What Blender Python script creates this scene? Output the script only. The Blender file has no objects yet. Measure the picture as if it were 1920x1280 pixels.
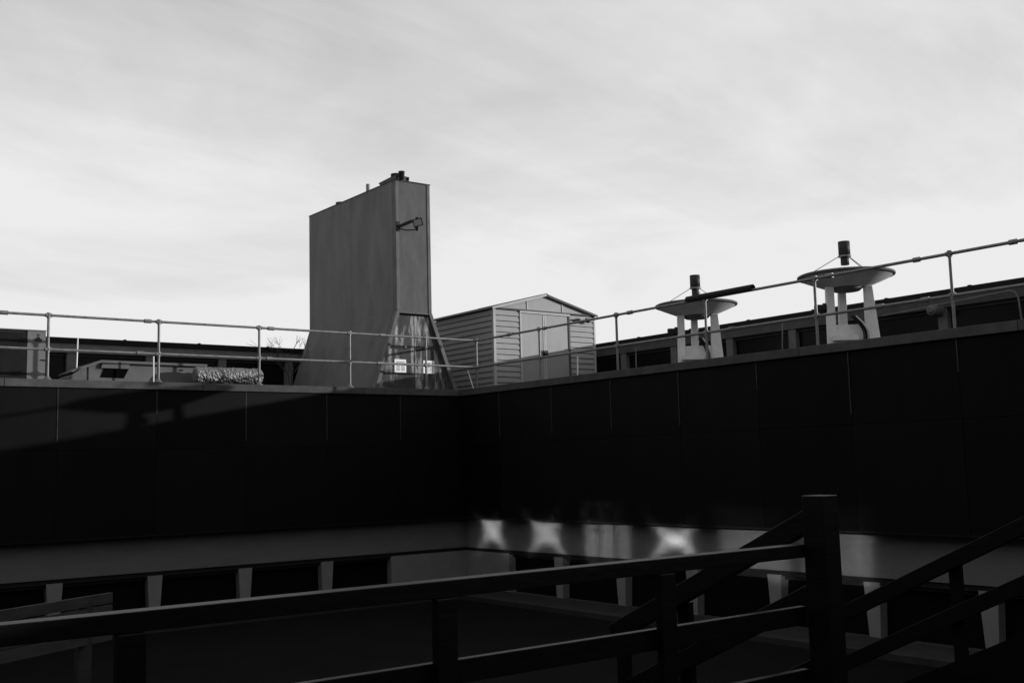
import bpy, bmesh, math, random
from mathutils import Vector, Matrix
random.seed(7)
D = bpy.data
scene = bpy.context.scene
COL = scene.collection

# ------------------------------------------------------------------ camera
# world: X runs along the left wall, Y along the right wall, the inner corner of the copings is the origin
CAM_ROWS = ((0.7965428, 0.04829317, 0.60265026),
            (-0.60404048, 0.10575533, 0.78990563),
            (-0.02558643, -0.9932188, 0.11340968))
EYE = Vector((-13.93971, -20.258905, -1.733598))
FPX = 2046.5554
def axis(k): return Vector((CAM_ROWS[0][k], CAM_ROWS[1][k], CAM_ROWS[2][k]))
c_right, c_down, c_fwd = axis(0), axis(1), axis(2)
cam_d = D.cameras.new('camera'); cam = D.objects.new('camera', cam_d); COL.objects.link(cam)
m = Matrix.Identity(4)
for k, v in enumerate((c_right, -c_down, -c_fwd)):
    for r in range(3): m[r][k] = v[r]
for r in range(3): m[r][3] = EYE[r]
cam.matrix_world = m
cam_d.sensor_width = 36.0; cam_d.lens = 36.0 * FPX / 1920.0
cam_d.clip_start = 0.05; cam_d.clip_end = 3000
scene.camera = cam
def on(px, py, ax, val):
    """point of a known plane (axis, value) seen at a photo pixel"""
    d = c_right * ((px - 960) / FPX) + c_down * ((py - 640) / FPX) + c_fwd
    return EYE + d * ((val - EYE[ax]) / d[ax])

# ------------------------------------------------------------------ light
SUN_TO = Vector((0.85, -0.51, 0.153)).normalized()
SUN_STRENGTH = 4.0
world = D.worlds.new('World'); scene.world = world; world.use_nodes = True
nt = world.node_tree; nt.nodes.clear()
def N(t, kind, **kw):
    n = t.nodes.new(kind)
    for k, v in kw.items(): setattr(n, k, v)
    return n
out = N(nt, 'ShaderNodeOutputWorld'); bg = N(nt, 'ShaderNodeBackground')
sky = N(nt, 'ShaderNodeTexSky'); sky.sky_type = 'NISHITA'; sky.sun_disc = False
sky.sun_elevation = math.asin(SUN_TO.z); sky.sun_rotation = math.atan2(SUN_TO.x, SUN_TO.y)
bw = N(nt, 'ShaderNodeRGBToBW')                     # black-and-white film
nt.links.new(sky.outputs[0], bw.inputs[0])
tc = N(nt, 'ShaderNodeTexCoord')
sep = N(nt, 'ShaderNodeSeparateXYZ'); nt.links.new(tc.outputs['Generated'], sep.inputs[0])
# project the view direction on a high flat cloud layer
addz = N(nt, 'ShaderNodeMath', operation='ADD'); addz.inputs[1].default_value = 0.22
nt.links.new(sep.outputs['Z'], addz.inputs[0])
mx = N(nt, 'ShaderNodeMath', operation='MAXIMUM'); mx.inputs[1].default_value = 0.08
nt.links.new(addz.outputs[0], mx.inputs[0])
comb = N(nt, 'ShaderNodeCombineXYZ')
for i, s in enumerate('XY'):
    dv = N(nt, 'ShaderNodeMath', operation='DIVIDE')
    nt.links.new(sep.outputs[s], dv.inputs[0]); nt.links.new(mx.outputs[0], dv.inputs[1])
    nt.links.new(dv.outputs[0], comb.inputs[i])
mp = N(nt, 'ShaderNodeMapping'); mp.inputs['Rotation'].default_value = (0, 0, math.radians(-52))
mp.inputs['Scale'].default_value = (0.8, 1.25, 1)
nt.links.new(comb.outputs[0], mp.inputs[0])
nz = N(nt, 'ShaderNodeTexNoise'); nz.inputs['Scale'].default_value = 1.1; nz.inputs['Detail'].default_value = 7
nz.inputs['Roughness'].default_value = 0.58; nz.inputs['Distortion'].default_value = 0.6
nt.links.new(mp.outputs[0], nz.inputs['Vector'])
ramp = N(nt, 'ShaderNodeMapRange'); ramp.inputs['From Min'].default_value = 0.33; ramp.inputs['From Max'].default_value = 0.72
ramp.inputs['To Min'].default_value = 0.5; ramp.inputs['To Max'].default_value = 0.9
nt.links.new(nz.outputs['Fac'], ramp.inputs['Value'])
CLOUD = 8.4
mix = N(nt, 'ShaderNodeMix', data_type='FLOAT')
hz = N(nt, 'ShaderNodeMapRange'); hz.inputs['From Min'].default_value = 0.0; hz.inputs['From Max'].default_value = 0.40
hz.inputs['To Min'].default_value = 0.6; hz.inputs['To Max'].default_value = 0.0
nt.links.new(sep.outputs['Z'], hz.inputs['Value'])
veil = N(nt, 'ShaderNodeMath', operation='ADD'); veil.use_clamp = True
mp2 = N(nt, 'ShaderNodeMapping'); mp2.inputs['Rotation'].default_value = (0, 0, math.radians(-20)); mp2.inputs['Scale'].default_value = (0.5, 2.6, 1)
nt.links.new(comb.outputs[0], mp2.inputs[0])
nz2 = N(nt, 'ShaderNodeTexNoise'); nz2.inputs['Scale'].default_value = 1.7; nz2.inputs['Detail'].default_value = 9; nz2.inputs['Roughness'].default_value = 0.6
nz2.inputs['Distortion'].default_value = 0.9
nt.links.new(mp2.outputs[0], nz2.inputs['Vector'])
wisp = N(nt, 'ShaderNodeMapRange'); wisp.inputs['From Min'].default_value = 0.45; wisp.inputs['From Max'].default_value = 0.75
wisp.inputs['To Min'].default_value = -0.02; wisp.inputs['To Max'].default_value = 0.085
nt.links.new(nz2.outputs['Fac'], wisp.inputs['Value'])
add2 = N(nt, 'ShaderNodeMath', operation='ADD'); nt.links.new(ramp.outputs[0], add2.inputs[0]); nt.links.new(wisp.outputs[0], add2.inputs[1])
nt.links.new(add2.outputs[0], veil.inputs[0]); nt.links.new(hz.outputs[0], veil.inputs[1])
nt.links.new(veil.outputs[0], mix.inputs['Factor'])
gain = N(nt, 'ShaderNodeMath', operation='MULTIPLY'); gain.inputs[1].default_value = 1.0
nt.links.new(bw.outputs[0], gain.inputs[0])
nt.links.new(gain.outputs[0], mix.inputs['A']); mix.inputs['B'].default_value = CLOUD
nt.links.new(mix.outputs['Result'], bg.inputs['Color']); bg.inputs['Strength'].default_value = 0.1
nt.links.new(bg.outputs[0], out.inputs[0])
sun_d = D.lights.new('sun', 'SUN'); sun = D.objects.new('sun', sun_d); COL.objects.link(sun)
sun_d.energy = SUN_STRENGTH; sun_d.angle = math.radians(0.5); sun_d.color = (1, 1, 1)
sun.rotation_euler = SUN_TO.to_track_quat('Z', 'Y').to_euler(); sun.location = (20, -12, 12)
vs = scene.view_settings
vs.view_transform = 'Standard'; vs.look = 'None'; vs.gamma = 1; vs.exposure = 0.0; vs.use_curve_mapping = False
scene.cycles.use_denoising = True
scene.cycles.blur_glossy = 0.0; scene.cycles.sample_clamp_indirect = 0.0
scene.cycles.caustics_reflective = True
scene.cycles.use_guiding = True; scene.cycles.use_surface_guiding = True

# ------------------------------------------------------------------ materials (all grey: black-and-white film)
MATS = {}
def mat(name, val, rough=0.7, spec=0.3, metal=0.0, var=0.15, scale=6.0, stretch=(1, 1, 1), bump=0.0, bscale=None,
        rnd=0.0, stain=0.0, stain_val=None, stain_lo=0.55, stain_hi=0.7, detail=6):
    """grey material: base value, mottling (var), per-object random tone (rnd), optional stain patches, fine relief"""
    ma = D.materials.new(name); ma.use_nodes = True; t = ma.node_tree
    p = t.nodes['Principled BSDF']
    p.inputs['Roughness'].default_value = rough; p.inputs['Metallic'].default_value = metal
    p.inputs['Specular IOR Level'].default_value = spec
    co = N(t, 'ShaderNodeTexCoord'); mpn = N(t, 'ShaderNodeMapping'); mpn.inputs['Scale'].default_value = stretch
    geo = N(t, 'ShaderNodeNewGeometry')
    t.links.new(geo.outputs['Position'], mpn.inputs[0])
    n1 = N(t, 'ShaderNodeTexNoise'); n1.inputs['Scale'].default_value = scale; n1.inputs['Detail'].default_value = detail
    n1.inputs['Roughness'].default_value = 0.62
    t.links.new(mpn.outputs[0], n1.inputs['Vector'])
    r = N(t, 'ShaderNodeMapRange'); r.inputs['From Min'].default_value = 0.25; r.inputs['From Max'].default_value = 0.75
    r.inputs['To Min'].default_value = val * (1 - var); r.inputs['To Max'].default_value = val * (1 + var)
    t.links.new(n1.outputs['Fac'], r.inputs['Value'])
    last = r.outputs[0]
    if rnd:
        oi = N(t, 'ShaderNodeObjectInfo'); rr = N(t, 'ShaderNodeMapRange')
        rr.inputs['To Min'].default_value = 1 - rnd; rr.inputs['To Max'].default_value = 1 + rnd
        t.links.new(oi.outputs['Random'], rr.inputs['Value'])
        mu = N(t, 'ShaderNodeMath', operation='MULTIPLY')
        t.links.new(last, mu.inputs[0]); t.links.new(rr.outputs[0], mu.inputs[1]); last = mu.outputs[0]
    if stain:
        n2 = N(t, 'ShaderNodeTexNoise'); n2.inputs['Scale'].default_value = stain; n2.inputs['Detail'].default_value = 8
        n2.inputs['Roughness'].default_value = 0.68
        t.links.new(mpn.outputs[0], n2.inputs['Vector'])
        r2 = N(t, 'ShaderNodeMapRange'); r2.inputs['From Min'].default_value = stain_lo; r2.inputs['From Max'].default_value = stain_hi
        t.links.new(n2.outputs['Fac'], r2.inputs['Value'])
        mi = N(t, 'ShaderNodeMix', data_type='FLOAT')
        t.links.new(r2.outputs[0], mi.inputs['Factor']); t.links.new(last, mi.inputs['A']); mi.inputs['B'].default_value = stain_val
        last = mi.outputs['Result']
    t.links.new(last, p.inputs['Base Color'])
    if bump:
        n3 = N(t, 'ShaderNodeTexNoise'); n3.inputs['Scale'].default_value = bscale or scale * 4; n3.inputs['Detail'].default_value = 4
        t.links.new(mpn.outputs[0], n3.inputs['Vector'])
        b = N(t, 'ShaderNodeBump'); b.inputs['Strength'].default_value = bump; b.inputs['Distance'].default_value = 0.01
        t.links.new(n3.outputs['Fac'], b.inputs['Height']); t.links.new(b.outputs[0], p.inputs['Normal'])
    MATS[name] = ma
    return ma
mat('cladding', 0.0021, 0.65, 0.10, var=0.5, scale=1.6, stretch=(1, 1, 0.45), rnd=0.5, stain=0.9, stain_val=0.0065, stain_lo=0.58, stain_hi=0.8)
mat('cover_strip', 0.03, 0.5, 0.2, var=0.6, scale=3, stretch=(1, 1, 1.2))
mat('coping', 0.062, 0.75, 0.15, var=0.3, scale=5, rnd=0.1, bump=0.25, bscale=40)
mat('band', 0.14, 0.85, 0.1, var=0.12, scale=1.5, stretch=(1, 1, 3), bump=0.1)
mat('pier', 0.2, 0.8, 0.1, var=0.12, scale=3)
mat('dark_gap', 0.02, 0.8, 0.05)
mat('glass_dark', 0.006, 0.25, 0.08, var=0.2)
mat('mirror_glass', 0.36, 0.04, 0.5, metal=1.0, var=0.02)
mat('frame_dark', 0.03, 0.6, 0.15)
mat('roofing', 0.05, 0.9, 0.1, var=0.3)
mat('fascia_black', 0.014, 0.7, 0.08, var=0.25, rnd=0.1)
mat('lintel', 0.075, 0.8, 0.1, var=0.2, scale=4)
mat('void', 0.004, 0.9, 0.0)
mat('lintel_shade_lift', 0.15, 0.8, 0.1, var=0.2, scale=4)  # left wing's copy of the lintel, colour raised to offset the shade there
mat('mullion', 0.12, 0.8, 0.1, var=0.2, scale=4)
mat('galvanised', 0.17, 0.5, 0.35, metal=0.25, var=0.3, scale=14, stain=9, stain_val=0.08, stain_lo=0.55, stain_hi=0.72)
mat('tower_sheet', 0.14, 0.75, 0.2, var=0.24, scale=2.2, stretch=(1, 1, 0.3), bump=0.15, bscale=60, stain=1.6, stain_val=0.098, detail=14)
mat('foot_sheet_dimmed', 0.105, 0.75, 0.2, var=0.28, scale=2.2, stretch=(1, 1, 0.35), bump=0.15, bscale=60, stain=1.8, stain_val=0.07, detail=14)  # tower sheet toned down to cancel the extra sky light on the slope
mat('tower_front', 0.085, 0.75, 0.2, var=0.28, scale=4, detail=14, stretch=(1, 1, 0.4), bump=0.15, bscale=60)
mat('tower_flange', 0.11, 0.75, 0.2, var=0.3, scale=6, stretch=(1, 1, 0.5))
mat('tower_strip', 0.17, 0.75, 0.2, var=0.25, scale=6)
mat('door_paint', 0.055, 0.8, 0.1, var=0.35, scale=7, stretch=(1, 1, 0.2), stain=6.0, stain_val=0.38, stain_lo=0.51, stain_hi=0.66, bump=0.3, bscale=30)
mat('black_paint', 0.012, 0.6, 0.2)
mat('notice_white', 0.82, 0.6, 0.2, var=0.06)
mat('notice_print', 0.34, 0.7, 0.1, var=0.4, scale=60)
mat('shed_metal', 0.235, 0.5, 0.3, var=0.1, scale=3, rnd=0.06, bump=0.05)
mat('shed_door', 0.225, 0.5, 0.3, var=0.14, scale=2.2, stretch=(1, 1, 0.5))
mat('shed_trim', 0.33, 0.5, 0.3, var=0.1)
mat('shed_dark', 0.05, 0.6, 0.2, var=0.2)
mat('shed_roof', 0.16, 0.5, 0.3, var=0.15)
mat('white_paint', 0.7, 0.6, 0.3, var=0.14, scale=5, stain=5, stain_val=0.4, stain_lo=0.6, stain_hi=0.75)
mat('dish_skin', 0.66, 0.55, 0.3, var=0.15, scale=4)
mat('feed_black', 0.022, 0.6, 0.2, var=0.2)
mat('rubber', 0.012, 0.7, 0.15)
mat('ac_grey', 0.14, 0.55, 0.3, var=0.1)
mat('ac_dark', 0.022, 0.6, 0.2, var=0.2)
mat('vent_grey', 0.105, 0.65, 0.2, var=0.15, scale=5, bump=0.1)
mat('foil', 0.19, 0.6, 0.4, metal=0.6, var=0.35, scale=9, bump=0.3, bscale=25)
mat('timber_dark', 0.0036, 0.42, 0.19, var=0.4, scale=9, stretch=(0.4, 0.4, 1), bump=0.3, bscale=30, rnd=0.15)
mat('timber_grey', 0.05, 0.8, 0.1, var=0.35, scale=9, stretch=(0.3, 1, 2), rnd=0.15)
mat('ground', 0.006, 0.9, 0.05, var=0.3, scale=1.2, bump=0.3, bscale=14)
mat('kerb', 0.03, 0.85, 0.1, var=0.25, scale=2.5)
mat('stem', 0.06, 0.8, 0.1)
mat('brick_dark', 0.06, 0.85, 0.1, var=0.3, scale=3)

# ------------------------------------------------------------------ mesh helpers
class MB:
    def __init__(s): s.v = []; s.f = []; s.smooth = []
    def add(s, vs, fs, smooth=False):
        o = len(s.v); s.v += [tuple(v) for v in vs]
        s.f += [tuple(i + o for i in f) for f in fs]; s.smooth += [smooth] * len(fs)
        return s
    def box(s, a, b):
        x0, y0, z0 = (min(p, q) for p, q in zip(a, b)); x1, y1, z1 = (max(p, q) for p, q in zip(a, b))
        return s.add([(x0, y0, z0), (x1, y0, z0), (x1, y1, z0), (x0, y1, z0), (x0, y0, z1), (x1, y0, z1), (x1, y1, z1), (x0, y1, z1)],
                     [(0, 3, 2, 1), (4, 5, 6, 7), (0, 1, 5, 4), (1, 2, 6, 5), (2, 3, 7, 6), (3, 0, 4, 7)])
    def hexa(s, bot, top):
        return s.add(list(bot) + list(top), [(0, 3, 2, 1), (4, 5, 6, 7), (0, 1, 5, 4), (1, 2, 6, 5), (2, 3, 7, 6), (3, 0, 4, 7)])
    def prism(s, poly, ax, a, b):
        """extrude a 2D polygon (in the two other axes, in order) along ax from a to b"""
        def P(p, t):
            q = list(p); q.insert(ax, t); return tuple(q)
        n = len(poly)
        return s.add([P(p, a) for p in poly] + [P(p, b) for p in poly],
                     [tuple(range(n))[::-1], tuple(range(n, 2 * n))] + [(i, (i + 1) % n, (i + 1) % n + n, i + n) for i in range(n)])
    def tube(s, p, q, r0, r1=None, n=12, caps=True):
        p, q = Vector(p), Vector(q); r1 = r0 if r1 is None else r1
        d = (q - p).normalized(); a = d.orthogonal().normalized(); b = d.cross(a)
        ring = lambda c, r: [c + (a * math.cos(2 * math.pi * i / n) + b * math.sin(2 * math.pi * i / n)) * r for i in range(n)]
        s.add(ring(p, r0) + ring(q, r1), [(i, (i + 1) % n, (i + 1) % n + n, i + n) for i in range(n)], True)
        if caps: s.add(ring(p, r0), [tuple(range(n))[::-1]]); s.add(ring(q, r1), [tuple(range(n))])
        return s
    def path(s, pts, r, n=8):
        for a, b in zip(pts, pts[1:]): s.tube(a, b, r, n=n)
        return s
    def lathe(s, prof, c, n=40, smooth=True):
        """prof: (radius, z) list; axis vertical through c"""
        c = Vector(c); vs = []
        for r, z in prof:
            vs += [c + Vector((r * math.cos(2 * math.pi * i / n), r * math.sin(2 * math.pi * i / n), z)) for i in range(n)]
        fs = []
        for k in range(len(prof) - 1):
            fs += [(k * n + i, k * n + (i + 1) % n, (k + 1) * n + (i + 1) % n, (k + 1) * n + i) for i in range(n)]
        return s.add(vs, fs, smooth)
    def obar(s, p, q, w, h, up=(0, 0, 1)):
        """bar of section w (sideways) by h (upwards); p-q is the centre line of its top face"""
        p, q, up = Vector(p), Vector(q), Vector(up)
        d = (q - p).normalized(); side = d.cross(up).normalized(); u = side.cross(d).normalized()
        sq = lambda c: [c - side * w / 2 - u * h, c + side * w / 2 - u * h, c + side * w / 2, c - side * w / 2]
        a, b = sq(p), sq(q)
        return s.add(a + b, [(0, 1, 2, 3), (7, 6, 5, 4), (0, 4, 5, 1), (1, 5, 6, 2), (2, 6, 7, 3), (3, 7, 4, 0)])
    def build(s, name, material, parent=None, bevel=0.0):
        me = D.meshes.new(name); me.from_pydata(s.v, [], s.f)
        me.polygons.foreach_set('use_smooth', s.smooth)
        bm = bmesh.new(); bm.from_mesh(me); bmesh.ops.recalc_face_normals(bm, faces=bm.faces); bm.to_mesh(me); bm.free()
        me.materials.append(MATS[material])
        o = D.objects.new(name, me); COL.objects.link(o)
        if parent:
            o.parent = parent
            inv = parent_inverse(parent); o.matrix_parent_inverse = inv
        if bevel:
            bv = o.modifiers.new('bevel', 'BEVEL'); bv.width = bevel; bv.segments = 2; bv.limit_method = 'ANGLE'
        return o
def parent_inverse(p):
    mtx = Matrix.Identity(4)
    chain = []
    while p: chain.append(p); p = p.parent
    for q in reversed(chain): mtx = mtx @ q.matrix_parent_inverse @ q.matrix_basis
    return mtx.inverted()
def tag(o, label=None, cat=None, group=None, kind=None):
    if label: o['label'] = label
    if cat: o['category'] = cat
    if group: o['group'] = group
    if kind: o['kind'] = kind
    return o
def thing(name, loc, label, cat, group=None):
    o = D.objects.new(name, None); COL.objects.link(o); o.location = loc; o.empty_display_size = 0.3
    return tag(o, label, cat, group)
def bx(name, a, b, material, parent=None, bevel=0.0): return MB().box(a, b).build(name, material, parent, bevel)

# ------------------------------------------------------------------ ground and courtyard
ROOF = -0.06; GROUND = -4.5; MOD = 1.767
tag(MB().add([(-600, -600, GROUND), (600, -600, GROUND), (600, 600, GROUND), (-600, 600, GROUND)], [(0, 1, 2, 3)]).build('ground', 'ground'), kind='structure')
tag(MB().prism([(-0.62, GROUND), (0.2, GROUND), (0.2, -4.38), (-0.55, -4.38), (-0.62, -4.41)], 1, -30, -0.62).build('kerb', 'kerb'), kind='structure')
tag(MB().prism([(-0.62, GROUND), (0.2, GROUND), (0.2, -4.38), (-0.55, -4.38), (-0.62, -4.41)], 0, -16.4, 0.2).build('kerb', 'kerb'), kind='structure')

# ------------------------------------------------------------------ the two wings (same section; s=0 wing faces -Y, s=1 wing faces -X)
REC = 0.28
def wing(side, label):
    P = (lambda u, d, z: (u, d, z)) if side == 0 else (lambda u, d, z: (d, u, z))
    # u: along the wall (negative away from the corner), d: depth into the building
    B = thing('office_wing', P(-6, 0.2, GROUND), label, 'building')
    box = lambda name, u0, u1, d0, d1, z0, z1, ma, par=B, bevel=0: bx(name, P(u0, d0, z0), P(u1, d1, z1), ma, par, bevel)
    end = -16.4 if side == 0 else -30.0
    far = 12.0 if side == 0 else -0.002     # only one wing fills the corner block
    ins = 0.004 if side == 0 else 0.004
    # core volumes
    box('roof_deck', end, 12 if side == 0 else -0.01, 0.06, 14, -0.4, ROOF - (0.004 if side else 0), 'roofing')
    box('backing_wall', end, 0.1, 0.03, 0.12, -2.82, -0.4, 'dark_gap')
    box('soffit', end, REC + 0.1, 0.003, 1.2, -2.84, -2.8205, 'dark_gap')
    box('band', end, REC, REC, REC + 0.25, -3.51, -2.8415, 'band')
    box('shadow_gap', end, REC + .04, REC + 0.035, REC + 0.2, -3.6, -3.512, 'dark_gap')
    box('window_back', end, REC + .3, REC + 0.3, REC + 0.34, -4.4, -3.602, 'void')
    # cladding panels in two rows with cover strips on the joints
    first = -1.574 if side == 0 else -1.48
    edges = [0.0 if side == 0 else 0.0] + [first - MOD * k for k in range(0, 17)]
    for a, b in zip(edges, edges[1:]):
        if b < end: break
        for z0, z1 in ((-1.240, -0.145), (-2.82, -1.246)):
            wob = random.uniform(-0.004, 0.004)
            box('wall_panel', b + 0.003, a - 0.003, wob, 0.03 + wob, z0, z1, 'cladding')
        if a < -0.1:
            box('cover_strip', a - 0.008, a + 0.008, -0.012, 0.004, -1.10 if random.random() < .7 else -.6, -0.15, 'cover_strip')
    # coping in lengths with open joints
    L = 2 * MOD; u = 0.0
    us = [0.0] + [first - 0.9 - L * k for k in range(0, 9)]
    for a, b in zip(us, us[1:]):
        b = max(b, end)
        if a <= end: break
        aa = a - 0.004
        if a == 0.0:   # mitred at the inner corner
            poly = [P(-0.05, -0.05, 0), P(b + 0.004, -0.05, 0), P(b + 0.004, 0.34, 0), P(0.34, 0.34, 0)]
            poly = [(p[0], p[1]) for p in poly]
            MB().prism(poly, 2, -0.14, 0.0).build('coping', 'coping', B, 0.006)
        else:
            box('coping', b + 0.004, aa, -0.05, 0.34, -0.14, 0.0, 'coping', B, 0.006)
    # window piers: tapered, wider at the head
    pp = [-3.19 - 1.787 * k for k in range(0, 8)] if side == 0 else [-2.95 - 1.83 * k for k in range(0, 14)]
    for u in pp:
        if u < end: break
        w0, w1 = 0.095, 0.14
        bot = [P(u - w0, REC + 0.03, -4.385), P(u + w0, REC + 0.03, -4.385), P(u + w0, REC + 0.2, -4.385), P(u - w0, REC + 0.2, -4.385)]
        top = [P(u - w1, REC + 0.02, -3.585), P(u + w1, REC + 0.02, -3.585), P(u + w1, REC + 0.2, -3.585), P(u - w1, REC + 0.2, -3.585)]
        MB().hexa(bot, top).build('pier', 'pier', B)
    for a, b in zip([pp[0] + MOD] + pp, pp):       # head rail and sill of each window
        if b < end: break
        box('window_frame', b + 0.12, a - 0.12, REC + 0.12, REC + 0.21, -3.66, -3.585, 'frame_dark')
        box('window_pane', b + 0.06, a - 0.06, REC + 0.22, REC + 0.228, -4.4, -3.602, 'glass_dark')
    ce = -1.66 if side == 0 else -1.29
    box('corner_wall', ce, REC + 0.05, REC + 0.02, REC + 0.2, -4.39, -3.585, 'pier')
    # set-back clerestory
    S = 5.0
    e2 = end if side == 0 else -26
    c0 = S
    box('clerestory_roof', e2, S - 0.04 if side else 14, S - 0.03, S + 7, 1.30, 1.36, 'fascia_black')
    box('fascia', e2, c0 - 0.06, S - 0.06, S - 0.031, 1.25, 1.368, 'fascia_black')
    box('lintel', e2, c0 - 0.02, S - 0.02, S + 0.2, 1.035, 1.249, 'lintel' if side else 'lintel_shade_lift')
    box('clerestory_back', e2, c0, S + 0.6, S + 0.7, ROOF, 1.299, 'dark_gap')
    m0 = -3.53 if side == 0 else -1.83
    k = 0
    ms = [m0 + MOD * 4 - MOD * j for j in range(0, 22)]
    for j, u in enumerate(ms):
        if u < e2 or u > S - 0.2: continue
        w = 0.095
        box('mullion', u - w, u + w, S, S + 0.16, ROOF, 1.034, 'mullion')
        if u - MOD > e2:
            box('clerestory_pane', u - MOD + w + 0.006, u - w - 0.006, S + 0.12, S + 0.13, ROOF, 1.03, 'glass_dark')
            box('clerestory_frame', u - MOD + w + 0.004, u - w - 0.004, S + 0.07, S + 0.118, 0.965, 1.033, 'frame_dark')
        box('roof_fixing', u - 0.62, u - 0.56, S - 0.028, S + 0.03, 1.3605, 1.39, 'fascia_black')
    return B
left_wing = wing(0, 'dark panelled building wing with bright railing, low brick-free clerestory behind a vent hood')
right_wing = wing(1, 'dark panelled building wing carrying the two dish antennas on its flat roof')
left_wing['label'] = 'dark panelled building wing whose roof carries the louvred unit and foil duct'

# unseen wings closing the courtyard, sized to hold back sky light
W = thing('office_wing', (-18, -20, GROUND), 'dark brick building wing closing the courtyard opposite the dish antennas', 'building')
bx('wall', (-26, -46, GROUND), (-16.5, 6, 3.4), 'brick_dark', W)
bx('coping', (-26.2, -46.2, 3.402), (-16.3, 6.2, 3.55), 'coping', W)
# its upper windows: bowed double glazing that throws the low sun back across the yard
kx = abs(SUN_TO.y / SUN_TO.x); kz = SUN_TO.z / SUN_TO.x; XW = -16.5
for px, hw, bow in ((921, .74, .54), (1022, .80, .46), (1132, .86, .8), (1262, .86, .5), (1408, .8, .1), (1565, .7, .1)):
    t0 = on(px, 1000, 0, REC)
    run = REC - XW; yc, zc = t0.y - run * kx, -3.12 + run * kz
    wn = bx('window', (XW + .002, yc - hw - .03, zc - .68), (XW + .05, yc + hw + .03, zc + .68), 'frame_dark', W)
    G = 36; vs2 = []; sag = bow * hw * hw / (4 * 19.7)
    for i in range(G + 1):
        for j in range(G + 1):
            u, v = -1 + 2 * i / G, -1 + 2 * j / G
            bowl = sag * (1 - u * u) * (1 - v * v) if bow < .7 else .3 * sag * (1 - u * u) + .00055 * math.cos(8.5 * u + .6)   # one pane is rippled
            vs2.append((XW + .064 - bowl, yc + u * hw, zc + v * .62))
    fs2 = [(i * (G + 1) + j, (i + 1) * (G + 1) + j, (i + 1) * (G + 1) + j + 1, i * (G + 1) + j + 1) for i in range(G) for j in range(G)]
    MB().add(vs2, fs2, True).build('pane', 'mirror_glass', wn)
W2 = thing('office_wing', (-4, -36, GROUND), 'unseen dark brick wing added to block sky opposite the louvred unit', 'building')  # added to block sky light from behind the camera, height raised for that
bx('wall', (-16.49, -42, GROUND), (-0.1, -31, 8.2), 'brick_dark', W2)
bx('coping', (-16.29, -42.2, 8.202), (-.1, -30.8, 8.35), 'coping', W2)

# ------------------------------------------------------------------ guard rails of steel tube
ZT, ZM = 1.148, 0.537
def guard_rail(side, label, posts, start, top_j, mid_j):
    P = (lambda u, z: (u, 0.05, z)) if side == 0 else (lambda u, z: (0.52, u, z))
    g = thing('guard_rail', P(posts[-1] if side == 0 else posts[0], 0), label, 'railing')
    r = 0.024
    end = -14.5 if side == 0 else -20
    for zz, js in ((ZT, top_j), (ZM, mid_j)):
        rail = MB().tube(P(end, zz), P(start, zz), r, n=12).build('rail', 'galvanised', g)
        for u in js:
            MB().tube(P(u - 0.065, zz), P(u + 0.065, zz), r + 0.014, n=12).build('coupling', 'galvanised', rail)
    for u in posts:
        po = MB().tube(P(u, 0.004), P(u, ZT + 0.035), r, n=12).build('post', 'galvanised', g)
        for zz in (ZT, ZM):
            c = P(u, zz)
            mb = MB().tube((c[0], c[1], zz - 0.05), (c[0], c[1], zz + 0.045), r + 0.011, n=12)
            a, b = P(u - 0.055, zz), P(u + 0.055, zz)
            mb.tube(a, b, r + 0.011, n=12).build('clamp', 'galvanised', po)
        c = P(u, 0)
        MB().lathe([(0.0, 0.001), (0.075, 0.001), (0.075, 0.014), (0.045, 0.02), (0.036, 0.06), (0.0, 0.06)], (c[0], c[1], 0), 16).build('base_flange', 'galvanised', po)
    return g
lp = [on(x, y, 1, 0.05).x for x, y in ((90, 650), (297.5, 655), (486, 665), (656, 673), (799, 680))]
rp = [on(x, y, 0, 0.52).y for x, y in ((1012, 660), (1157, 640), (1324, 615), (1530, 580), (1785, 540))]
lp = [lp[0] - 2.02 * k for k in (2, 1)] + lp
rp = rp + [rp[-1] - 2.33, rp[-1] - 4.66]
guard_rail(0, 'sunlit grey steel tube guard rail on the coping before tower and louvred unit', lp + [0.52],
           0.52, [on(x, 600, 1, .05).x for x in (7, 277, 508, 716)], [on(x, 665, 1, .05).x for x in (263, 505, 712, 800)])
guard_rail(1, 'shaded grey steel tube guard rail on the coping before shed and dish antennas', rp,
           0.05, [on(x, y, 0, .52).y for x, y in ((955, 625), (1022, 613), (1181, 585), (1555, 517), (1720, 488), (1901, 455))],
           [on(x, y, 0, .52).y for x, y in ((1372, 615), (1650, 575), (1735, 560))])
# split foam sleeve on the shaded rail
y0, y1 = on(1289, 565, 0, .52).y, on(1412, 545, 0, .52).y
prof = []
for i in range(15):
    a = math.radians(215 - 250 * i / 14); prof.append((0.52 + 0.068 * math.cos(a), ZT + 0.03 + 0.068 * math.sin(a)))
for i in range(15):
    a = math.radians(-35 + 250 * i / 14); prof.append((0.52 + 0.044 * math.cos(a), ZT + 0.03 + 0.044 * math.sin(a)))
sl = MB().prism(prof, 1, y1, y0)
tag(sl.build('foam_sleeve', 'rubber'), 'split black foam pipe sleeve hanging on the top rail before a dish antenna', 'pipe insulation')

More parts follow.
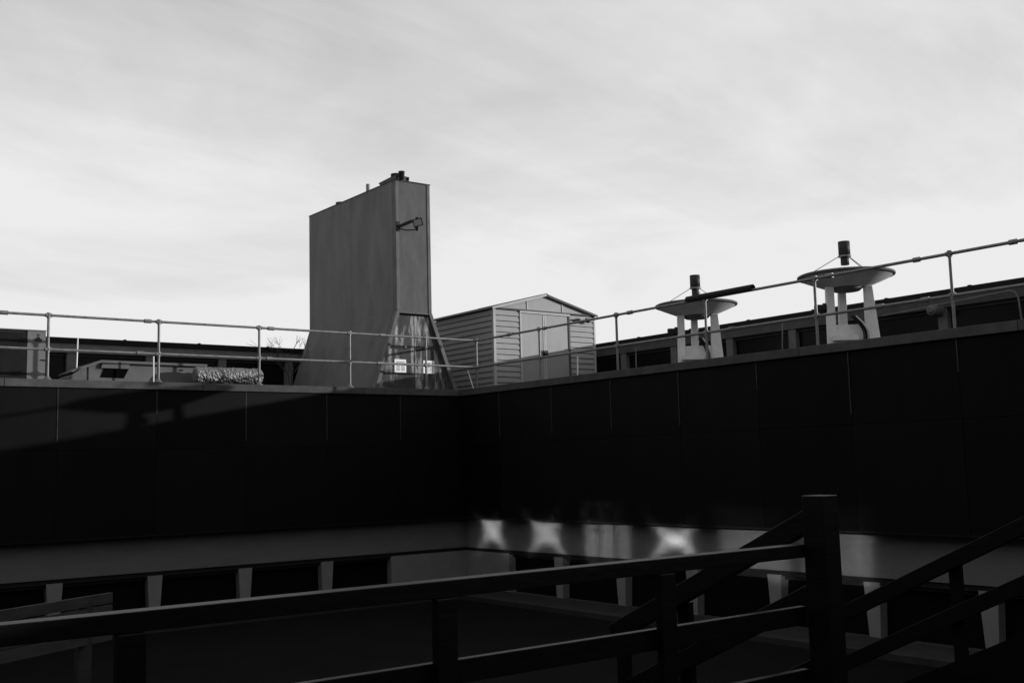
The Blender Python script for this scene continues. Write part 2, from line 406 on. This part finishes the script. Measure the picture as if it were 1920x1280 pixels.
# ------------------------------------------------------------------ vent tower: a slab with a flared foot
TY0, TY1, TZ, KNEE = 0.5, 4.76, 4.775, 1.80
XL, XR, BL, BR = -1.315, -0.385, -1.93, 0.33
tower = thing('vent_tower', (-0.85, 2.6, ROOF), 'tall grey slab vent tower with flared foot and peeling double doors', 'tower')
outer = [(BL, ROOF), (XL, KNEE), (XL, TZ), (XR, TZ), (XR, KNEE), (BR, ROOF)]
MB().prism([(XL, KNEE), (XL, TZ), (XR, TZ), (XR, KNEE)], 1, TY0 + 0.16, TY1).build('shell', 'tower_sheet', tower)
MB().prism([(BL, ROOF), (XL - .004, KNEE + .004), (XR + .004, KNEE + .004), (BR, ROOF)], 1, TY0 + 0.1605, TY1 + .003).build('foot', 'foot_sheet_dimmed', tower)
fw = 0.085
def flange(sign):
    xb, xt = (BL, XL) if sign < 0 else (BR, XR)
    i = fw if sign < 0 else -fw
    ib = i * 1.25
    low = [(xb, ROOF), (xb + ib, ROOF), (xt + i * 1.1, KNEE), (xt, KNEE)]
    MB().prism(low, 1, TY0, TY0 + 0.1595).build('flange', 'tower_flange', tower, 0.008)
    up = [(xt, KNEE + 0.001), (xt + i * 1.0, KNEE + 0.001), (xt + i * 1.0, TZ - 0.002), (xt, TZ - 0.002)]
    MB().prism(up, 1, TY0, TY0 + 0.1595).build('flange', 'tower_flange', tower, 0.008)
flange(-1); flange(1)
bx('front_panel', (XL + fw + 0.002, TY0 + 0.016, KNEE - 0.06), (XR - fw - 0.002, TY0 + 0.159, TZ - 0.004), 'tower_front', tower)
for (zz) in (KNEE + 0.02,):
    bx('drip_strip', (XL + fw + 0.004, TY0 + 0.004, zz - 0.07), (XR - fw - 0.004, TY0 + 0.0155, zz - 0.045), 'tower_flange', tower)
MB().box((XL - 0.012, TY0 - 0.012, TZ + 0.0005), (XR + 0.012, TY1 + 0.012, TZ + 0.018)).build('cap', 'shed_dark', tower)
ys = on(656, 450, 0, XL).y
bx('cover_strip', (XL - 0.004, ys - 0.014, KNEE), (XL - 0.0005, ys + 0.014, TZ), 'tower_strip', tower)
# doors in the flared foot
xs = on(777, 660, 1, TY0 + 0.07).x
def xat(z, side):   # inner edge of the flange at height z
    t = (z - ROOF) / (KNEE - ROOF)
    if side < 0: return (BL + fw * 1.25) * (1 - t) + (XL + fw * 1.1) * t
    return (BR - fw * 1.25) * (1 - t) + (XR - fw * 1.1) * t
zt = KNEE - 0.10
for sgn in (-1, 1):
    e0, e1 = xat(ROOF + 0.03, sgn) - sgn * 0.01, xat(zt, sgn) - sgn * 0.01
    poly = [(e0, ROOF + 0.03), (xs + sgn * 0.012, ROOF + 0.03), (xs + sgn * 0.012, zt), (e1, zt)]
    d = MB().prism(poly, 1, TY0 + 0.07, TY0 + 0.10).build('door', 'door_paint', tower)
    # planks of the leaf stand slightly proud
    hx0, hx1 = ((on(731, 652, 1, TY0 + .07).x, on(761, 652, 1, TY0 + .07).x) if sgn < 0 else (on(779, 652, 1, TY0 + .07).x, on(801, 652, 1, TY0 + .07).x))
    hz = on(760, 652, 1, TY0 + .07).z
    bx('handle', (hx0, TY0 + 0.045, hz - 0.02), (hx1, TY0 + 0.069, hz + 0.02), 'black_paint', d)
    MB().lathe([(0, -0.012), (0.02, -0.012), (0.02, 0.012), (0, 0.012)], (hx1 - 0.03, TY0 + 0.035, hz + 0.02), 10).build('padlock', 'white_paint', d)
    nx0, nx1 = ((739.5, 761) if sgn < 0 else (793.5, 814))
    p0, p1 = on(nx0, 698 if sgn < 0 else 700, 1, TY0 + .07), on(nx1, 674 if sgn < 0 else 676.5, 1, TY0 + .07)
    no = bx('notice', (p0.x, TY0 + 0.058, p0.z), (p1.x, TY0 + 0.0685, p1.z), 'notice_white', d, 0.003)
    w, h = p1.x - p0.x, p1.z - p0.z
    for fx0, fx1, fz0, fz1 in ((0.13, 0.47, 0.12, 0.55), (0.55, 0.87, 0.12, 0.55), (0.13, 0.87, 0.64, 0.86)):
        rows = 4 if fz1 < .6 else 2
        for k in range(rows):
            za = fz0 + (fz1 - fz0) * (k + 0.12) / rows; zb = fz0 + (fz1 - fz0) * (k + 0.82) / rows
            bx('print', (p0.x + w * fx0, TY0 + 0.0565, p0.z + h * za), (p0.x + w * fx1, TY0 + 0.0578, p0.z + h * zb), 'notice_print', no)
# roof furniture of the tower: each stub its own thing
def stub(name, px, dia, z1, y, label, mname, taper=1.0):
    p = on(px, 345, 1, y)
    o = MB().tube((p.x, y, TZ + 0.0195), (p.x, y, z1), dia / 2 * taper, dia / 2, n=18)
    o.tube((p.x, y, TZ + 0.019), (p.x, y, TZ + 0.03), dia / 2 * 1.25, n=18)
    return tag(o.build(name, mname), label, 'pipe', 'stubs on the tower top')
xc = (XL + XR) / 2
def yat(px, py): return on(px, py, 0, xc).y
y_a = yat(639, 382); stub('vent_pipe', 639, 0.27, TZ + 0.25, min(y_a, 4.5), 'squat wide vent stub at the far end of the tower top', 'shed_dark')
y_b = yat(690, 356); stub('vent_pipe', 690, 0.10, TZ + 0.42, y_b, 'thin grey vent pipe halfway along the tower top', 'galvanised')
# tilted trough and round stubs at the front
ya, yb = yat(712, 347), yat(738, 336)
ya, yb = on(711, 348, 0, XL).y, on(739, 336, 0, XL).y
tr = MB().hexa([(XL + .04, yb, TZ + .019), (XL + .3, yb, TZ + .019), (XL + .3, ya, TZ + .019), (XL + .04, ya, TZ + .019)],
               [(XL + .02, yb - .02, TZ + .13), (XL + .32, yb - .02, TZ + .13), (XL + .32, ya + .07, TZ + .10), (XL + .02, ya + .07, TZ + .10)])
tag(tr.build('roof_trough', 'tower_front'), 'low flared metal trough on top of the vent tower', 'trough')
p = on(748, 335, 1, 0.72)
tag(MB().tube((p.x, .85, TZ + .019), (p.x, .85, TZ + .245), .11, .12, n=20).build('vent_pipe', 'fascia_black'), 'dark round vent stub at the front edge of the tower top', 'pipe', 'stubs on the tower top')
tag(MB().tube((p.x - .1, yb - .1, TZ + .019), (p.x - .1, yb - .1, TZ + .20), .06, .075, n=16).build('vent_pipe', 'fascia_black'), 'small black vent stub beside trough on the tower top', 'pipe', 'stubs on the tower top')
p = on(763.5, 335, 1, 0.72)
tag(MB().tube((p.x, .72, TZ + .019), (p.x, .72, TZ + .17), .035, .05, n=16).build('vent_pipe', 'fascia_black'), 'small flared black stub standing apart on the tower top edge', 'pipe', 'stubs on the tower top')

# floodlight on a bracket at the tower's front corner
yl = TY0 - 0.30
f0 = on(744, 424, 1, TY0 - 0.01); lampc = on(783, 416, 1, yl)
fl = thing('floodlight', (f0.x, TY0, f0.z), 'black floodlight on a bracket arm at the front of the vent tower', 'floodlight')
bx('wall_plate', (f0.x - .01, TY0 - 0.022, f0.z - .11), (f0.x + .08, TY0 - 0.001, f0.z + .11), 'black_paint', fl)
e0 = Vector((f0.x + .04, TY0 - .02, f0.z + .02)); e1 = on(772, 412, 1, yl); e2 = Vector((f0.x + .04, TY0 - .02, f0.z - .05)); e3 = on(778, 431, 1, yl)
MB().obar(e0, e1, .05, .06).build('arm', 'black_paint', fl)
MB().path([e2, (e2 * .5 + e3 * .5) - Vector((0, 0, .025)), e3, on(780, 423, 1, yl)], .014).build('cable', 'black_paint', fl)
hd = MB()
ax_r = Vector((0.80, -0.55, 0.24)).normalized(); ax_f = Vector((-0.35, -0.85, -0.32)); ax_f = (ax_f - ax_r * ax_f.dot(ax_r)).normalized(); ax_u = ax_r.cross(ax_f).normalized()
if ax_u.z < 0: ax_u = -ax_u
def hp(a, b, c): return lampc + (ax_r * a + ax_u * b + ax_f * c) * .85
hd.hexa([hp(-.09, -.075, 0), hp(.09, -.075, 0), hp(.09, .075, 0), hp(-.09, .075, 0)], [hp(-.125, -.105, .09), hp(.125, -.105, .09), hp(.125, .105, .09), hp(-.125, .105, .09)])
hdo = hd.build('lamp_head', 'black_paint', fl)
MB().hexa([hp(-.1, -.08, .0905), hp(.1, -.08, .0905), hp(.1, .08, .0905), hp(-.1, .08, .0905)], [hp(-.1, -.08, .094), hp(.1, -.08, .094), hp(.1, .08, .094), hp(-.1, .08, .094)]).build('lens', 'shed_trim', hdo)
MB().obar(hp(-.03, .13, .05), hp(.03, .13, .05), .05, .03).build('bracket', 'black_paint', hdo)
MB().obar(hp(-.05, -.1, .05), hp(-.08, -.2, .03), .05, .05).build('bracket', 'black_paint', hdo)

# ------------------------------------------------------------------ metal garden shed
SX0, SX1, SY0, SY1, SE, SRG = 1.216, 4.37, 0.3, 3.05, 1.985, 2.405
shed = thing('garden_shed', ((SX0 + SX1) / 2, (SY0 + SY1) / 2, ROOF), 'grey metal garden shed with lapped boards, double doors and gable roof', 'shed')
bx('frame_core', (SX0 + .03, SY0 + .03, ROOF), (SX1 - .03, SY1 - .03, SE - .02), 'shed_dark', shed)
BH = 0.134
def board_x(x0, x1, y, z, out):   # front board: bottom lip stands proud
    prof = [(y, z + BH - .014), (y + .012, z + BH - .014), (y + .012, z), (y - .016, z), (y - .016, z + .035), (y - .012, z + .05)]
    return MB().prism(prof, 0, x0, x1)
def board_y(y0, y1, x, z, sg):
    prof = [(x, z + BH - .014), (x - sg * .012, z + BH - .014), (x - sg * .012, z), (x + sg * .016, z), (x + sg * .016, z + .035), (x + sg * .012, z + .05)]
    return MB().prism(prof, 1, y0, y1)
dx0, dx1, dxc = 2.03, 3.50, 2.74
nb = 15
for k in range(nb):
    z = SE - BH * (k + 1) - 0.012
    board_x(SX0 + .045, dx0 - .05, SY0, z, 1).build('board', 'shed_metal', shed)
    board_x(dx1 + .05, SX1 - .03, SY0, z, 1).build('board', 'shed_metal', shed)
    board_y(SY0 + .045, SY1 - .03, SX0, z, -1).build('board', 'shed_metal', shed)
    board_y(SY0 + .045, SY1 - .03, SX1, z, 1).build('board', 'shed_metal', shed)
for a, b in (((SX0 - .022, SY0 - .022), (SX0 + .043, SY0 + .043)), ((SX1 - .028, SY0 - .022), (SX1 + .022, SY0 + .043)), ((SX0 - .022, SY1 - .03), (SX0 + .043, SY1 + .022))):
    bx('corner_trim', (a[0], a[1], ROOF), (b[0], b[1], SE - .01), 'shed_trim', shed)
for a, b in ((dx0 - .048, dx0), (dx1, dx1 + .048)):
    bx('door_jamb', (a, SY0 - .03, ROOF), (b, SY0 + .02, SE - .06), 'shed_trim' if a < dx0 else 'shed_dark', shed)  # right jamb coloured dark for the shade that falls on it
bx('door_track', (dx0 - .05, SY0 - .04, SE - .058), (dx1 + .05, SY0 + .02, SE - .012), 'shed_trim', shed)
for a, b, hx in ((dx0 + .003, dxc - .004, dxc - .05), (dxc + .004, dx1 - .003, dxc + .05)):
    d = bx('door', (a, SY0 - .012, ROOF + .03), (b, SY0 + .01, SE - .065), 'shed_door', shed)
    bx('stile', (dxc - .045 if a < dxc - .1 else dxc + .006, SY0 - .02, ROOF + .03), (dxc - .006 if a < dxc - .1 else dxc + .05, SY0 - .0125, SE - .07), 'shed_trim', d)
    bx('handle', (hx - .02, SY0 - .05, .90), (hx + .02, SY0 - .0205, 1.04), 'black_paint', d)
bx('padlock', (dxc - .045, SY0 - .075, .90), (dxc + .045, SY0 - .0515, .99), 'black_paint', shed)
bx('eave_trim', (SX0 - .03, SY0 - .035, SE - .008), (SX1 + .03, SY0 + .03, SE + .026), 'shed_dark', shed)
xm = (SX0 + SX1) / 2
gz = lambda x: SRG - (SRG - SE) * abs(x - xm) / ((SX1 - SX0) / 2)
cuts = [SX0, on(988, 570, 1, SY0).x, on(1054, 585, 1, SY0).x, SX1]
for a, b in zip(cuts, cuts[1:]):
    top = [(b, gz(b) - .012)] + ([(xm, SRG - .012)] if a < xm < b else []) + [(a, gz(a) - .012)]
    MB().prism([(a, SE + .0262)] + [(b, SE + .0262)] + [q for q in top if q[1] > SE + .03], 1, SY0 - .002, SY0 + .02).build('gable_panel', 'shed_metal', shed)
MB().prism([(SX0, SE + .0262), (SX1, SE + .0262), (xm, SRG - .012)], 1, SY1 - .02, SY1).build('gable_panel', 'shed_metal', shed)
for x in cuts[1:3]:
    bx('gable_strip', (x - .018, SY0 - .016, SE + .027), (x + .018, SY0 - .0025, gz(x) - .02), 'shed_trim', shed)
for sg in (-1, 1):
    xe = xm + sg * ((SX1 - SX0) / 2 + .075); ze = SE - .005
    poly = [(xm, SRG - .008), (xe, ze), (xe, ze + .028), (xm, SRG + .024)]
    MB().prism(poly, 1, SY0 - .06, SY1 + .05).build('roof_sheet', 'shed_roof', shed)
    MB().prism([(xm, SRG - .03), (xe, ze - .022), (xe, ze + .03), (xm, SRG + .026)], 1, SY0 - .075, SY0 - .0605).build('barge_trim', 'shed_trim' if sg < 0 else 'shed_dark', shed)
    for k in range(9):
        y = SY0 + .12 + k * .34
        MB().obar((xm, y, SRG + .04), (xe, y, ze + .044), .03, .017).build('roof_rib', 'shed_roof', shed)
MB().prism([(xm - .06, SRG + .012), (xm, SRG + .03), (xm + .06, SRG + .012), (xm, SRG + .046)], 1, SY0 - .08, SY1 + .06).build('ridge_cap', 'shed_trim', shed)
# lamp by the shed door
lx = on(1089, 599, 1, SY0 - .08)
la = thing('spot_lamp', (lx.x, SY0, lx.z), 'small twin spot lamp on an arm high beside the shed door', 'lamp')
MB().tube((lx.x - .28, SY0 - .03, lx.z - .015), (lx.x - .02, SY0 - .06, lx.z - .005), .012).build('arm', 'shed_dark', la)
MB().tube((lx.x - .02, SY0 - .07, lx.z), (lx.x + .09, SY0 - .11, lx.z + .01), .045, .06, n=16).build('lamp_head', 'notice_white', la)
MB().tube((lx.x + .15, SY0 - .07, lx.z + .0), (lx.x + .25, SY0 - .1, lx.z - .02), .05, .06, n=16).build('lamp_head', 'black_paint', la)
MB().tube((lx.x + .08, SY0 - .05, lx.z), (lx.x + .16, SY0 - .05, lx.z), .015).build('bracket', 'shed_dark', la)

# ------------------------------------------------------------------ dish antennas looking straight up
def dish(x, y, R, zr, label, hose):
    t = thing('dish_antenna', (x, y, ROOF), label, 'antenna', 'upward dish antennas on the roof')
    c = (x, y, 0)
    prof = [(R, zr), (R * .9, zr - .045), (R * .75, zr - .095), (R * .52, zr - .17), (R * .3, zr - .2), (0.001, zr - .21)]
    inner = [(r * .975, z + .03) for r, z in prof[::-1]]
    bowl = MB().lathe(prof + inner, c, 96).build('bowl', 'dish_skin', t)
    tor = [(R + .022 * math.cos(a), zr + .014 + .026 * math.sin(a)) for a in [2 * math.pi * i / 8 for i in range(9)]]
    MB().lathe(tor, c, 96).build('rim', 'vent_grey', bowl)
    MB().lathe([(.001, zr - .25), (.22, zr - .25), (.28, zr - .195), (.001, zr - .195)], c, 32).build('hub', 'vent_grey', bowl)
    # feed held by three wires
    f = MB().lathe([(.001, zr + .21), (.072, zr + .21), (.072, zr + .35), (.001, zr + .35)], c, 24)
    f.lathe([(.001, zr + .375), (.1, zr + .375), (.1, zr + .62), (.001, zr + .62)], c, 24)
    fo = f.build('feed', 'feed_black', t)
    MB().lathe([(.07, zr + .35), (.112, zr + .35), (.112, zr + .374), (.07, zr + .374), (.07, zr + .35)], c, 24).build('feed_ring', 'galvanised', fo)
    for a in (-127, -7, 113):
        ca, sa = math.cos(math.radians(a)), math.sin(math.radians(a))
        MB().tube((x + ca * .112, y + sa * .112, zr + .362), (x + ca * R, y + sa * R, zr + .03), .0065, n=6).build('wire', 'vent_grey', t)
    # three flared legs: left and right in view, one behind
    lat = Vector((0.797, -0.604, 0)); dep = Vector((0.604, 0.797, 0))
    for l0, l1, d0, d1, w0, w1 in ((-.335, -.365, -.12, -.2, .066, .075), (.325, .35, -.12, -.2, .066, .13), (0.0, 0.0, .28, .36, .062, .08)):
        T = Vector((x, y, 0)) + lat * l0 + dep * d0; Bp = Vector((x, y, 0)) + lat * l1 + dep * d1
        def ring(cn, w, z): return [(cn + lat * (-w) + dep * (-.05)).to_tuple()[:2] + (z,), (cn + lat * w + dep * (-.05)).to_tuple()[:2] + (z,),
                                    (cn + lat * w + dep * .05).to_tuple()[:2] + (z,), (cn + lat * (-w) + dep * .05).to_tuple()[:2] + (z,)]
        MB().hexa(ring(Bp, w1, ROOF), ring(T, w0, zr - .19)).build('leg', 'white_paint', t, .006)
    def q(l, d, z): v = Vector((x, y, 0)) + lat * l + dep * d; return (v.x, v.y, z)
    cab = MB().hexa([q(-.3, -.16, .1), q(.26, -.16, .1), q(.26, .14, .1), q(-.3, .14, .1)], [q(-.3, -.16, .52), q(.26, -.16, .52), q(.26, .14, .52), q(-.3, .14, .52)]).build('cabinet', 'white_paint', t, .008)
    MB().hexa([q(-.36, -.32, .24), q(.05, -.32, .24), q(.05, -.2, .24), q(-.36, -.2, .24)], [q(-.36, -.32, .32), q(.05, -.32, .32), q(.05, -.2, .32), q(-.36, -.2, .32)]).build('plinth', 'white_paint', t)
    MB().hexa([q(-.6, -.2, .78), q(-.43, -.2, .78), q(-.43, -.06, .78), q(-.6, -.06, .78)], [q(-.6, -.2, .87), q(-.43, -.2, .87), q(-.43, -.06, .87), q(-.6, -.06, .87)]).build('sensor_box', 'feed_black', t)
    MB().tube(q(-.44, -.13, .74), q(-.44, -.13, .9), .03).build('bracket', 'feed_black', t)
    for k, (dx, rr, mn) in enumerate(((0, .022, 'rubber'), (.05, .012, 'white_paint'), (-.04, .012, 'rubber'))):
        pts = []
        for i in range(9):
            s = i / 8
            pts.append(q(.02 + dx + .16 * math.sin(s * 1.9) * hose, -.2 - .08 * math.sin(s * 3.1), .66 - .46 * s))
        MB().path(pts, rr).build('hose', mn, t)
    return t
dish(2.0, -5.42, .79, 1.325, 'pale dish antenna on legs standing nearer the garden shed', 0.9)
dish(2.0, -8.94, .80, 1.37, 'pale dish antenna on legs standing further from the garden shed', 1.2)

# ------------------------------------------------------------------ plant on the left roof
AY = 1.2
a0, a1, a2 = on(-20, 620, 1, AY).x, on(52, 620, 1, AY).x, on(86, 620, 1, AY).x
ac = thing('air_unit', ((a0 + a2) / 2, AY + .4, ROOF), 'louvred box air unit with pale side panel and emblem on the left roof', 'air unit')
bx('casing', (a0 - .4, AY + .03, ROOF), (a2, AY + .9, 1.0), 'ac_grey', ac, .006)
bx('side_panel', (a1, AY - .004, ROOF), (a2 + .002, AY + .0295, 1.002), 'ac_grey', ac)
bx('louvre_back', (a0 - .4, AY + .02, ROOF), (a1 - .004, AY + .0295, .99), 'ac_dark', ac)
for k in range(28):
    z = 0.955 - k * .036
    MB().hexa([(a0 - .4, AY - .012, z - .012), (a1 - .004, AY - .012, z - .012), (a1 - .004, AY + .018, z + .012), (a0 - .4, AY + .018, z + .012)],
              [(a0 - .4, AY - .012, z - .006), (a1 - .004, AY - .012, z - .006), (a1 - .004, AY + .018, z + .018), (a0 - .4, AY + .018, z + .018)]).build('slat', 'ac_dark', ac)
bx('top_trim', (a0 - .4, AY - .02, 1.003), (a2 + .01, AY + .9, 1.02), 'ac_grey', ac)
e = on(72, 633, 1, AY)
em = MB()
em.tube((e.x, AY - .012, e.z + .05), (e.x, AY - .0045, e.z + .05), .018, n=14)
em.tube((e.x, AY - .012, e.z - .01), (e.x, AY - .0045, e.z - .01), .032, n=16)
em.box((e.x - .055, AY - .011, e.z - .07), (e.x + .055, AY - .0045, e.z - .045))
em.box((e.x - .065, AY - .011, e.z - .045), (e.x - .04, AY - .0045, e.z - .02)); em.box((e.x + .04, AY - .011, e.z - .045), (e.x + .065, AY - .0045, e.z - .02))
em.build('emblem', 'ac_dark', ac)
e = on(82, 675, 1, AY)
bx('latch', (e.x - .05, AY - .02, e.z - .012), (e.x + .05, AY - .0045, e.z + .012), 'black_paint', ac)

VY = 1.9
vx = [on(px, 690, 1, VY).x for px in (128, 166, 188, 236, 378)]
vh = thing('roof_vent', ((vx[1] + vx[4]) / 2, VY + .4, ROOF), 'long grey roof ventilation box with sloped end and dark slot opening', 'vent')
zt = .50
bx('body', (vx[1], VY, ROOF), (vx[4], VY + .8, zt), 'vent_grey', vh, .005)
MB().prism([(vx[0], ROOF), (vx[1] - .002, ROOF), (vx[1] - .002, zt - .02), (vx[0] + .12, .30), (vx[0], .22)], 1, VY + .02, VY + .78).build('sloped_end', 'vent_grey', vh)
MB().prism([(vx[0] + .05, .31), (vx[2], zt + .015), (vx[4] + .1, zt + .015), (vx[4] + .1, zt + .06), (vx[2], zt + .07), (vx[0] + .05, .34)], 1, VY - .06, VY + .86).build('lid', 'vent_grey', vh)
bx('flashing', (vx[2], VY - .065, zt - .0), (vx[4] + .05, VY - .0605, zt + .02), 'black_paint', vh)
s0 = [on(px, py, 1, VY) for px, py in ((188, 707), (232, 709), (241, 692), (195, 690))]
MB().prism([(p.x, p.z) for p in s0], 1, VY - .012, VY - .001).build('opening', 'void', vh)
fr = [on(px, py, 1, VY) for px, py in ((188, 690), (241, 692), (241, 684), (190, 683))]
MB().prism([(p.x, p.z) for p in fr], 1, VY - .06, VY - .013).build('hood', 'vent_grey', vh)
bx('fixing', (on(337, 694, 1, VY).x, VY - .012, on(337, 694, 1, VY).z - .015), (on(343, 694, 1, VY).x, VY - .001, on(337, 694, 1, VY).z + .02), 'black_paint', vh)

FY = 1.35
fx0, fx1, fz = on(372, 700, 1, FY).x, on(496, 705, 1, FY).x, .305
n, seg = 26, 60
vs_, fs_ = [], []
for i in range(seg + 1):
    u = i / seg; xx = fx0 + (fx1 - fx0) * u
    for j in range(n):
        a = 2 * math.pi * j / n
        r = .165 + .012 * math.sin(9 * a + 14 * u) * math.sin(31 * u + 3 * a) + random.uniform(-.009, .009)
        if i in (0, seg): r *= .88
        vs_.append((xx + random.uniform(-.008, .008), FY + .2 + r * math.cos(a), fz + r * math.sin(a)))
for i in range(seg):
    for j in range(n): fs_.append((i * n + j, i * n + (j + 1) % n, (i + 1) * n + (j + 1) % n, (i + 1) * n + j))
fs_ += [tuple(range(n)), tuple(range(seg * n, seg * n + n))]
fd = thing('foil_duct', ((fx0 + fx1) / 2, FY + .2, ROOF), 'crumpled foil wrapped duct lying beside the roof ventilation box', 'duct')
MB().add(vs_, fs_).build('foil_wrap', 'foil', fd)
for px in (465, 488):
    xx = on(px, 700, 1, FY).x
    MB().prism([(FY + .2 + .172 * math.cos(2 * math.pi * j / 20), fz + .172 * math.sin(2 * math.pi * j / 20)) for j in range(20)], 0, xx - .012, xx + .012).build('strap', 'galvanised', fd)
for k in (.25, .8):
    xx = fx0 + (fx1 - fx0) * k
    bx('saddle', (xx - .05, FY + .05, ROOF), (xx + .05, FY + .35, fz - .15), 'shed_dark', fd)

# slim pale poles standing on the roof
def pole(px, py0, py1, ax, val, lean, label, r=.014, mn='notice_white'):
    a, b = on(px, py0, ax, val), on(px + lean, py1, ax, val)
    o = thing('marker_pole', (b.x, b.y, ROOF), label, 'pole', 'slim pale poles on the roof')
    d = b - a; k = (ROOF + .014 - a.z) / d.z; foot = a + d * k
    o.location = (foot.x, foot.y, ROOF)
    MB().tube(foot, a, r, n=8).build('shaft', mn, o)
    MB().lathe([(.001, ROOF + .001), (.06, ROOF + .001), (.06, ROOF + .013), (.001, ROOF + .013)], (foot.x, foot.y, 0), 12).build('foot', 'galvanised', o)
pole(146, 634, 681, 1, 3.2, -2, 'slim pale pole standing behind the louvred air unit')
pole(288, 668, 688, 1, 1.5, 0, 'short pale pole standing before the roof ventilation box')
pole(877, 694, 726, 1, .22, 10, 'pale pole leaning beside the vent tower foot')
pole(1083, 668, 702, 0, .9, 0, 'short pale pole standing before the shed boards')
pole(1192, 650, 688, 0, .9, 1, 'slim pole standing between the shed and the dish antenna close to it', .01, 'galvanised')
pole(1467, 603, 652, 0, .9, 0, 'slim pole standing between the two dish antennas', .01, 'galvanised')

# conduit and bulkhead lamp on the clerestory
cp = [on(1655, 592, 0, 4.85), on(1720, 580, 0, 4.85), on(1893, 545, 0, 4.85), on(1903, 548, 0, 4.85), on(1909, 556, 0, 4.85), on(1916, 600, 0, 4.85)]
tag(MB().path(cp, .018).build('conduit', 'mullion'), 'thin pale conduit bending down along the right clerestory windows', 'pipe')
b = on(1750, 581, 0, 4.8)
bl = thing('bulkhead_lamp', (4.97, b.y, b.z), 'small round bulkhead lamp under the right clerestory lintel', 'lamp')
MB().tube((4.99, b.y, b.z), (4.72, b.y, b.z), .12, .1, n=20).build('housing', 'mullion', bl)
MB().tube((4.7195, b.y, b.z), (4.68, b.y, b.z), .085, .05, n=20).build('lens', 'mullion', bl)
MB().tube((4.98, b.y, b.z + .1), (4.98, b.y, 1.034), .02).build('stem', 'mullion', bl)

# bare shrub on the left roof beside the tower
sh = thing('bare_shrub', (-2.6, 4.2, ROOF), 'bare twiggy shrub showing above the roof edge beside the vent tower', 'shrub')
st = MB(); tw = MB()
base = on(546, 700, 1, 4.2)
def grow(p, d, L, r, depth, mb):
    q = p + d * L; mb.tube(p, q, r, r * .75, n=5, caps=False)
    if depth == 0: return
    for k in range(2 if depth > 1 else 3):
        nd = (d + Vector((random.uniform(-.9, .9), random.uniform(-.5, .5), random.uniform(-.25, .6)))).normalized()
        grow(q, nd, L * random.uniform(.5, .8), r * .7, depth - 1, tw)
for k in range(4):
    grow(Vector((base.x + random.uniform(-.1, .1), 4.2, ROOF)), Vector((random.uniform(-.25, .12), 0, 1)).normalized(), .72, .011, 3, st)
st.build('stem', 'stem', sh); tw.build('twigs', 'stem', sh)

# ------------------------------------------------------------------ timber landing rail and stair in the foreground
DECK = -3.52
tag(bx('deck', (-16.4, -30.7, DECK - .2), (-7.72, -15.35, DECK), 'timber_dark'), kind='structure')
LY = -15.5
lr = thing('timber_railing', (-10, LY, DECK), 'dark timber three rail balustrade along the landing edge', 'railing')
tops = (-2.30, -2.705, -3.11)
for z in tops:
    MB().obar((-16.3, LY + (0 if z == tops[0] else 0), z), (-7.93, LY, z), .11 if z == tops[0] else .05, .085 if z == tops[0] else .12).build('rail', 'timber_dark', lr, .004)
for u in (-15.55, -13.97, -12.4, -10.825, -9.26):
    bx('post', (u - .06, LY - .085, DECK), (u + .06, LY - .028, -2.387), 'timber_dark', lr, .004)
SL = 0.477
z_at = lambda y: -2.275 - SL * (y + 15.0)
stair = thing('timber_stair', (-6.85, -14, GROUND), 'dark timber stair with sloping three rail balustrades climbing past the landing', 'stair')
bx('newel_post', (-7.90, -15.68, GROUND), (-7.73, -15.51, z_at(-15.66) - .02), 'timber_dark', stair, .006)
YF = -13.35     # foot of the flight
for x, ytop in ((-7.7, -15.515), (-4.2, -18.6)):
    for k in range(3):
        y_foot = YF if x < -7 else -12.85
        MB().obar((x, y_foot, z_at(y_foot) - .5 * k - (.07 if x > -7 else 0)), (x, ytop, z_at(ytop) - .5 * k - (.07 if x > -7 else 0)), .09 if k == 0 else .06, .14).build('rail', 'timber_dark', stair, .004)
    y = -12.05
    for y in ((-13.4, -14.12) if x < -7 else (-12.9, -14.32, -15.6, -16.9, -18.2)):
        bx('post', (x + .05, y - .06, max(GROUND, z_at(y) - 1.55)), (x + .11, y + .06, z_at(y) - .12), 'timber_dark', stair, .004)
rise, going = .1788, .375
y = YF - .35; z = GROUND
k = 0
while y > -18.4:
    z += rise
    bx('tread', (-7.58, y - going - .03, z - .05), (-4.28, y, z), 'timber_dark', stair)
    bx('riser', (-7.57, y - .03, z - rise), (-4.29, y - .012, z - .051), 'timber_dark', stair)
    y -= going; k += 1
for x in (-7.62, -4.25):
    zf = GROUND + .02; ze = zf + SL * (18.5 - 13.7)
    MB().prism([(YF - .35, zf - .02), (YF - .35, zf + .2), (-18.5, ze + .2), (-18.5, ze - .12), (YF - .8, zf - .02)], 0, x - .03, x + .03).build('stringer', 'timber_dark', stair)
bx('upper_landing', (-7.6, -20.5, z - .2), (-4.2, -18.5, z), 'timber_dark', stair)
for yy in (-18.7, -20.4):
    bx('support_post', (-4.4, yy - .07, GROUND), (-4.26, yy + .07, z - .201), 'timber_dark', stair)

# slatted timber screen in the yard
dr = (on(1800, 852, 1, 0) - EYE); dr.z = 0; dr.normalize()
s0 = on(208, 1110, 1, -13.2)
sc = thing('slatted_screen', (s0.x, s0.y, GROUND), 'low weathered slatted timber screen standing in the yard by the dark wing', 'screen')
for k in range(4):
    z = s0.z - k * .075
    a = Vector((s0.x, s0.y, z)); bq = a - dr * 3.2
    MB().obar(bq, a, .03, .062).build('slat', 'timber_grey', sc)
for k in (.25, 1.6, 2.9):
    c = Vector((s0.x, s0.y, 0)) - dr * k + Vector((.03, .05, 0))
    bx('post', (c.x - .04, c.y - .04, GROUND), (c.x + .04, c.y + .04, s0.z - .02), 'timber_grey', sc)
